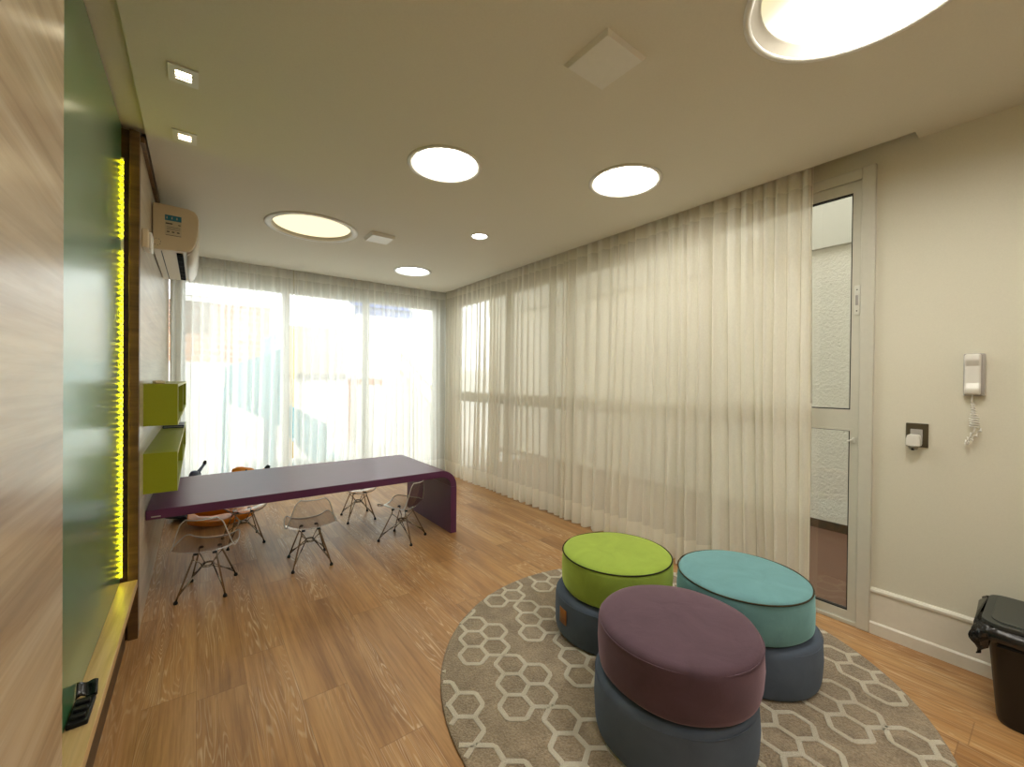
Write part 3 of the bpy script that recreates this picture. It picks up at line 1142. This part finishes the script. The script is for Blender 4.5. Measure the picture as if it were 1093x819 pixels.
def rug():
    mb = MB()
    mb.lathe([(0, 0.0005), (RR - 0.006, 0.0005), (RR, 0.004), (RR - 0.003, 0.009), (RR - 0.012, 0.011), (RR * 0.5, 0.011), (0, 0.011)], seg=96)
    mb.mi = 1
    a, b = Vector((-0.066, -0.110)), Vector((0.051, -0.116))
    o0, v1, v2 = Vector((1.212, 1.941)), Vector((-0.029, -0.378)), Vector((0.347, -0.031))
    sp = 0.1275
    rad = sp / math.sqrt(3)
    ang0 = math.atan2(b.y, b.x) + R(30)
    nodes = []
    segs = set()

    def node(p):
        for k, (q, cnt) in enumerate(nodes):
            if (q - p).length < 0.03:
                nodes[k] = ((q * cnt + p) / (cnt + 1), cnt + 1)
                return k
        nodes.append((p, 1))
        return len(nodes) - 1
    for i in range(-8, 12):
        for j in range(-8, 10):
            base = o0 + v1 * i + v2 * j
            for (m_, n_) in ((0, 0), (1, 0), (2, 0), (0, 1), (1, 1)):
                c = base + a * m_ + b * n_ - Vector(RC)
                if c.length > RR + 0.1:
                    continue
                ids = [node(c + Vector((math.cos(ang0 + k * PI / 3), math.sin(ang0 + k * PI / 3))) * rad) for k in range(6)]
                for k in range(6):
                    p, q = ids[k], ids[(k + 1) % 6]
                    if p != q:
                        segs.add((min(p, q), max(p, q)))
    lim = RR - 0.012
    hw = 0.0100
    arms = {}

    def raised(poly):
        lo = [mb.bm.verts.new((w_.x, w_.y, 0.0105)) for w_ in poly]
        hi = [mb.bm.verts.new((w_.x, w_.y, 0.0136)) for w_ in poly]
        fs = [mb.bm.faces.new(hi)]
        for k in range(len(poly)):
            k2 = (k + 1) % len(poly)
            fs.append(mb.bm.faces.new((lo[k], lo[k2], hi[k2], hi[k])))
        mb._done(fs)
    for pi, qi in sorted(segs):
        p, q = nodes[pi][0], nodes[qi][0]
        n = 40
        d = (q - p).normalized()
        p1_, q1_ = p + d * hw * 0.578, q - d * hw * 0.578
        ins = [k for k in range(n + 1) if (p1_ + (q1_ - p1_) * k / n).length < lim]
        if len(ins) < 2:
            continue
        p2, q2 = p1_ + (q1_ - p1_) * ins[0] / n, p1_ + (q1_ - p1_) * ins[-1] / n
        nn = Vector((-d.y, d.x)) * hw
        raised((p2 - nn, q2 - nn, q2 + nn, p2 + nn))
        if ins[0] == 0:
            arms.setdefault(pi, []).append(math.atan2(d.y, d.x))
        if ins[-1] == n:
            arms.setdefault(qi, []).append(math.atan2(-d.y, -d.x))
    for k, aa in arms.items():
        p = nodes[k][0]
        if p.length > lim:
            continue
        a_ = aa[0] + PI / 3
        raised([p + Vector((math.cos(a_ + q * 2 * PI / 3), math.sin(a_ + q * 2 * PI / 3))) * hw * 1.15 for q in range(3)])
    ob = mb.build('round_rug', [M['rug'], M['rug_line']], loc=(*RC, 0))
    return tag(ob, 'round beige rug with cream honeycomb outlines under the poufs', 'rug')


rug()

# ------------------------------------------------------------------ poufs


def pouf(label, mat, loc, r, h, rz=0, piping=None, seed=0, wrinkle=0.0):
    t = thing('pouf', label, 'pouf', loc, rz, 'stacked round poufs on the rug')
    rng = random.Random(seed)
    a1, a2, a3 = (rng.uniform(0, 6) for _ in range(3))

    def wob(a, rr, z):
        e = 0.0025 * math.sin(3 * a + a1) + 0.0015 * math.sin(7 * a + a2 + z * 20)
        dz = wrinkle * (math.sin(4 * a + a3) * math.sin(rr * 40 + a1)) * (min(1, rr / r) ** 2 if z > h * 0.9 else 0)
        return (e if rr > r * 0.6 else 0), dz
    k = 0.022
    prof = [(0, 0.0), (r - k, 0.0), (r - k * 0.5, 0.003), (r - k * 0.1, 0.014), (r + 0.001, 0.03), (r + 0.004, h * 0.5), (r + 0.001, h - 0.034),
            (r - k * 0.12, h - 0.016), (r - k * 0.45, h - 0.006), (r - k * 1.1, h + 0.0), (r * 0.82, h + 0.004), (r * 0.6, h + 0.008), (r * 0.35, h + 0.010), (r * 0.15, h + 0.011), (0, h + 0.011)]
    mb = MB()
    mb.lathe(prof, seg=72, wob=wob)
    body = mb.build('cushion', mat, t)
    if piping is not None:
        for zz, rr in ((h - 0.010, r - k * 0.20),):
            mb = MB()
            mb.tube([((rr + 0.002) * math.cos(2 * PI * q / 72), (rr + 0.002) * math.sin(2 * PI * q / 72), zz) for q in range(72)], 0.0036, 6, closed=True)
            mb.build('piping', piping, t)
    else:
        mb = MB()
        mb.tube([((r - 0.0012) * math.cos(2 * PI * q / 72), (r - 0.0012) * math.sin(2 * PI * q / 72), h - 0.021) for q in range(72)], 0.0022, 6, closed=True)
        mb.build('seam', mat, t)
    return t


Z0 = 0.0136
g_ = pouf('slate blue base pouf under the lime green pouf, with tan leather tag', M['fab_slate'], (1.800, 1.489, Z0), 0.288, 0.215, 0, None, 1)
pouf('lime green velvet pouf with dark piping, stacked on a slate blue pouf', M['fab_green'], (1.826, 1.470, Z0 + 0.227), 0.290, 0.192, 1, M['piping'], 2, 0.0015)
pouf('slate blue base pouf under the teal pouf', M['fab_slate'], (2.142, 0.914, Z0), 0.288, 0.215, 2, None, 3)
pouf('teal velvet pouf with brown piping, stacked nearest the glazed door', M['fab_teal'], (2.107, 0.939, Z0 + 0.227), 0.288, 0.192, 3, M['piping_teal'], 4, 0.0025)
pouf('slate blue base pouf under the purple pouf, nearest the camera', M['fab_slate'], (1.474, 0.910, Z0), 0.292, 0.215, 4, None, 5)
pouf('purple velvet pouf stacked nearest the camera', M['fab_purple'], (1.488, 0.901, Z0 + 0.227), 0.294, 0.192, 5, None, 6, 0.0025)
# leather tag on the green stack's base
a0 = R(167)
mb = MB()


def tagpt(u, v):
    a = a0 + 0.21 * (u - 0.5)
    return (0.2965 * math.cos(a), 0.2965 * math.sin(a), 0.085 + 0.075 * v)


mb.grid(tagpt, 8, 2)
tg = mb.build('leather_tag', M['leather'], g_, fix=False)
tag(tg, 'tan leather tag')
sm_ = tg.modifiers.new('thick', 'SOLIDIFY')
sm_.thickness = 0.003

# ------------------------------------------------------------------ intercom, outlet, bin on the right wall
ic = thing('intercom_handset', 'white intercom handset with coiled cord hanging on the right wall', 'intercom', (XW, 0.264, 1.30))
MB().box(-0.024, 0, -0.034, 0.036, 0.0, 0.20, 0.006).build('wall_base', M['grey_plastic'], ic)
mb = MB()
mb.prism([(-0.022, 0.004), (-0.05, 0.006), (-0.056, 0.03), (-0.044, 0.06), (-0.044, 0.14), (-0.058, 0.168), (-0.054, 0.194), (-0.022, 0.198)], 'Y', -0.022, 0.030)
hs = mb.build('handset', M['white_plastic'], ic)
b_ = hs.modifiers.new('bevel', 'BEVEL')
b_.width = 0.008
b_.segments = 4
mb = MB()
pts = [(-0.03, 0.004, 0.006), (-0.03, 0.006, -0.03)]
for k in range(150):
    f = k / 149
    zz = -0.035 - 0.115 * f
    rr = 0.006 + 0.009 * min(1, max(0, (f - 0.35) * 4))
    a = f * 2 * PI * 10
    pts.append((-0.028 + rr * math.cos(a), 0.002 - 0.006 * f + rr * math.sin(a), zz))
mb.tube(pts, 0.0027, 6)
pts = []
for k in range(90):
    f = k / 89
    a = f * 2 * PI * 9
    c = Vector((-0.028, -0.008 + 0.032 * math.sin(f * PI * 1.2), -0.15 - 0.075 * math.sin(f * PI)))
    pts.append(c + Vector((0.006 * math.cos(a), 0.003 * math.cos(a), 0.007 * math.sin(a))))
mb.tube(pts, 0.0027, 6)
mb.build('coiled_cord', M['white_plastic'], ic)

ol = thing('wall_outlet', 'dark square outlet plate on the right wall between door and intercom', 'outlet', (XW, 0.459, 1.093))
MB().box(-0.009, 0, -0.042, 0.042, -0.06, 0.06, 0.003).build('plate', plain('bronze_plate', (78, 70, 50), 0.4, 0.5), ol)
mb = MB().box(-0.012, -0.006, -0.021, 0.024, -0.045, 0.03, 0.001, 1)
mb.box(-0.0135, -0.011, -0.021, 0.024, 0.006, 0.028, 0.001, 1)
mb.build('socket', M['grey_plastic'], ol)
pg = thing('plug_adapter', 'white plug adapter pushed into the dark wall outlet', 'plug', (XW - 0.012, 0.467, 1.07))
mb = MB()
mb.prism([(-0.028, -0.03), (0.026, -0.03), (0.026, 0.004), (0.022, 0.022), (0.016, 0.028), (-0.018, 0.028), (-0.024, 0.022), (-0.028, 0.004)], 'X', -0.045, 0.0)
pb = mb.build('body', M['white_plastic'], pg)
b_ = pb.modifiers.new('bevel', 'BEVEL')
b_.width = 0.005
b_.segments = 3
mb = MB()
mb.lathe([(0, -0.048), (0.016, -0.048), (0.02, -0.038), (0.021, -0.026), (0, -0.026)], (-0.024, 0.0, 0), 20)
mb.build('bottom_cap', M['brass'], pg)
mb = MB().tube([(-0.03, 0, -0.028), (-0.04, 0, -0.05)], 0.006, 10)
mb.build('nozzle', M['dark_plastic'], pg)


def rrect(x0, x1, y0, y1, r, n=5):
    P = []
    for cx, cy, s0 in ((x1 - r, y1 - r, 0), (x0 + r, y1 - r, 90), (x0 + r, y0 + r, 180), (x1 - r, y0 + r, 270)):
        for k in range(n + 1):
            a = R(s0 + 90 * k / n)
            P.append((cx + r * math.cos(a), cy + r * math.sin(a)))
    return P


bn = thing('trash_bin', 'black trash bin with bag liner and flat lid against the right wall', 'trash bin', (2.70, 0.0, 0))
mb = MB()
levels = [((-0.145, 0.145, -0.155, 0.155), 0.002), ((-0.15, 0.15, -0.16, 0.16), 0.02), ((-0.172, 0.172, -0.185, 0.185), 0.36), ((-0.182, 0.182, -0.194, 0.194), 0.365), ((-0.182, 0.182, -0.194, 0.194), 0.385)]
rings = [[mb.bm.verts.new((x, y, z)) for x, y in rrect(*q, 0.05)] for q, z in levels]
fs = []
for A, B in zip(rings, rings[1:]):
    n = len(A)
    for k in range(n):
        fs.append(mb.bm.faces.new((A[k], A[(k + 1) % n], B[(k + 1) % n], B[k])))
mb._done(fs, True)
mb._done([mb.bm.faces.new(list(reversed(rings[0])))])
mb.build('body', M['bin_body'], bn)
mb = MB()
base_ring = rrect(-0.186, 0.186, -0.198, 0.198, 0.055, 10)
rngb = random.Random(4)
ph = [rngb.uniform(0, 6) for _ in range(4)]
n = len(base_ring)


def bagpt(u, v):
    x, y = base_ring[int(round(u * n)) % n]
    a = u * 2 * PI
    nrm = Vector((x, y)).normalized()
    fl_ = 0.012 + 0.022 * math.sin(PI * min(1, v * 1.1)) + 0.008 * math.sin(17 * a + ph[0] + 5 * v) * v + 0.006 * math.sin(29 * a + ph[1] - 9 * v)
    z = 0.398 - 0.125 * v * (0.75 + 0.3 * math.sin(3 * a + ph[2]) + 0.12 * math.sin(11 * a + ph[3]))
    return (x + nrm.x * fl_, y + nrm.y * fl_, z)


mb.grid(bagpt, n, 12, True)
bag = mb.build('bag_liner', M['black_bag'], bn, fix=False)
sm_ = bag.modifiers.new('thick', 'SOLIDIFY')
sm_.thickness = 0.002
mb = MB()
mb.prism(rrect(-0.19, 0.175, -0.20, 0.20, 0.05), 'Z', 0.392, 0.412)
mb.prism(rrect(-0.165, 0.15, -0.175, 0.175, 0.04), 'Z', 0.412, 0.417)
ld = mb.build('lid', M['bin_lid'], bn)
b_ = ld.modifiers.new('bevel', 'BEVEL')
b_.width = 0.006
b_.segments = 3
b_.limit_method = 'ANGLE'
b_.angle_limit = R(50)

# ------------------------------------------------------------------ outside
struct('ground', MB().box(-4, 14, 5.72, 16, -0.14, -0.02), M['pave'], label='pale paved yard outside')
struct('corridor_floor', MB().box(3.06, 4.72, -2.6, 5.72, -0.14, -0.01), M['brown_tile'], label='brown tiled floor outside the glazed door')
ew = MB()
ew.box(4.70, 4.85, -2.6, 7.0, -0.02, 2.62)
struct('corridor_wall', ew, M['stucco'], label='rough white outside wall facing the glazed door')
struct('trim_5', MB().box(4.685, 4.70, -2.6, 7.0, -0.01, 0.07), M['wood_dark'], label='brown skirting along the foot of the outside wall')
struct('corridor_beam', MB().box(4.66, 4.85, -2.6, 7.0, 2.62, 6.0), M['band'], label='smooth white band along the top of the outside wall')  # unseen upper height added to cut the skylight in the corridor
struct('boundary_wall', MB().box(-4, 12, 12.0, 12.2, -0.02, 1.7), M['plaster'], label='white boundary wall across the yard')

bk = thing('brick_building', 'brick building with slatted shutters beyond the yard, seen through the left sheer curtain', 'building', (0.2, 13.5, 0))
MB().box(-3.5, 1.4, 0, 1.5, -0.02, 3.3).build('wall', M['brick'], bk)
mb = MB()
for k in range(9):
    mb.box(-1.7, 0.1, -0.06, -0.02, 2.5 + 0.11 * k, 2.57 + 0.11 * k)
mb.build('shutter', M['brown_rail'], bk)
MB().box(-3.6, 1.5, -0.1, 1.6, 3.3, 3.42).build('roof', M['plaster'], bk)

hb = thing('beige_building', 'beige outbuilding beyond the yard with a brown band, seen through the curtain middle', 'building', (1.9, 10.5, 0))
MB().box(-0.3, 0.9, 0, 0.6, 1.35, 2.55).build('wall', M['beige_plaster'], hb)
MB().box(-0.32, 0.95, -0.05, 0.6, 1.33, 1.47).build('band', M['brown_rail'], hb)
MB().box(-0.3, 0.9, 0.02, 0.6, -0.02, 1.35).build('lower_wall', M['plaster'], hb)

sl = thing('playground_slide', 'turquoise playground slide in the yard behind the left sheer curtain', 'slide', (0.9, 7.0, 0))
mb = MB()
mb.prism([(-0.60, 1.02), (-0.60, 1.50), (0.10, 1.80), (0.12, 1.0), (0.72, 0.64), (0.75, 0.08), (0.55, 0.06), (0.12, 0.62)], 'Y', 0.0, 0.05)
mb.build('side_panel', M['slide'], sl)
mb = MB()
mb.prism([(-0.60, 1.02), (-0.60, 1.20), (0.12, 0.95), (0.72, 0.60), (0.75, 0.08), (0.55, 0.06), (0.12, 0.62)], 'Y', 0.65, 0.70)
mb.build('side_panel', M['slide'], sl)
mb = MB()
mb.prism([(-0.60, 1.02), (-0.60, 1.06), (0.12, 0.68), (0.58, 0.12), (0.95, 0.10), (0.95, 0.05), (0.55, 0.06), (0.12, 0.62)], 'Y', 0.05, 0.65)
mb.build('chute', M['slide'], sl)
for yy in (0.03, 0.67):
    MB().tube([(-0.02, yy, -0.02), (-0.02, yy, 2.0)], 0.045, 12).build('post', M['slide'], sl)
MB().box(-0.64, -0.56, 0.02, 0.68, -0.02, 1.04).build('ladder_frame', M['slide'], sl)

tag(MB().tube([(1.29, 8.0, -0.02), (1.29, 8.0, 2.2)], 0.03, 12).build('yard_post', M['yellow']), 'yellow post in the yard right of the turquoise slide', 'post')

aw = thing('awning', 'blue canvas awning high in the yard behind the right half of the back curtain', 'awning', (3.25, 9.0, 0))
mb = MB()
mb.prism([(0.0, 2.86), (0.0, 2.90), (1.2, 3.36), (1.2, 3.32)], 'X', -0.62, 0.66)
mb.prism([(0.0, 2.72), (0.0, 2.90), (0.02, 2.90), (0.02, 2.72)], 'X', -0.62, 0.66)
mb.build('canopy', M['awning'], aw)
for xx in (-0.6, 0.64):
    MB().tube([(xx, 0.03, -0.02), (xx, 0.03, 2.9)], 0.03, 10).build('post', M['white_metal'], aw)

rl = thing('yard_railing', 'rust coloured railing across the yard under the blue awning', 'railing', (3.15, 9.6, 0))
MB().box(-0.5, 0.55, -0.03, 0.03, 1.22, 1.36).build('rail', M['rust'], rl)
for k in range(2):
    MB().box(-0.46 + 0.9 * k, -0.40 + 0.9 * k, -0.03, 0.03, -0.02, 1.22).build('post', M['rust'], rl)

st = thing('outdoor_stairs', 'white outdoor stairs with yellow handrail at the right end of the back window', 'stairs', (3.08, 7.85, 0))
mb = MB()
NS = 9
for k in range(NS):
    mb.box(0.145 * k, 0.145 * (k + 1), 0.0, 0.7, -0.02, 1.5 - 0.16 * k)
mb.build('steps', M['plaster'], st)
for off in (0.0, 0.35):
    MB().tube([(0.0, -0.02, 1.6 + off), (1.45, -0.02, 0.1 + off)], 0.022, 8).build('handrail', M['yellow'], st)
for k in range(4):
    MB().tube([(0.1 + 0.4 * k, -0.02, 1.45 - 0.42 * k), (0.1 + 0.4 * k, -0.02, 1.85 - 0.42 * k)], 0.014, 8).build('baluster', M['yellow'], st)
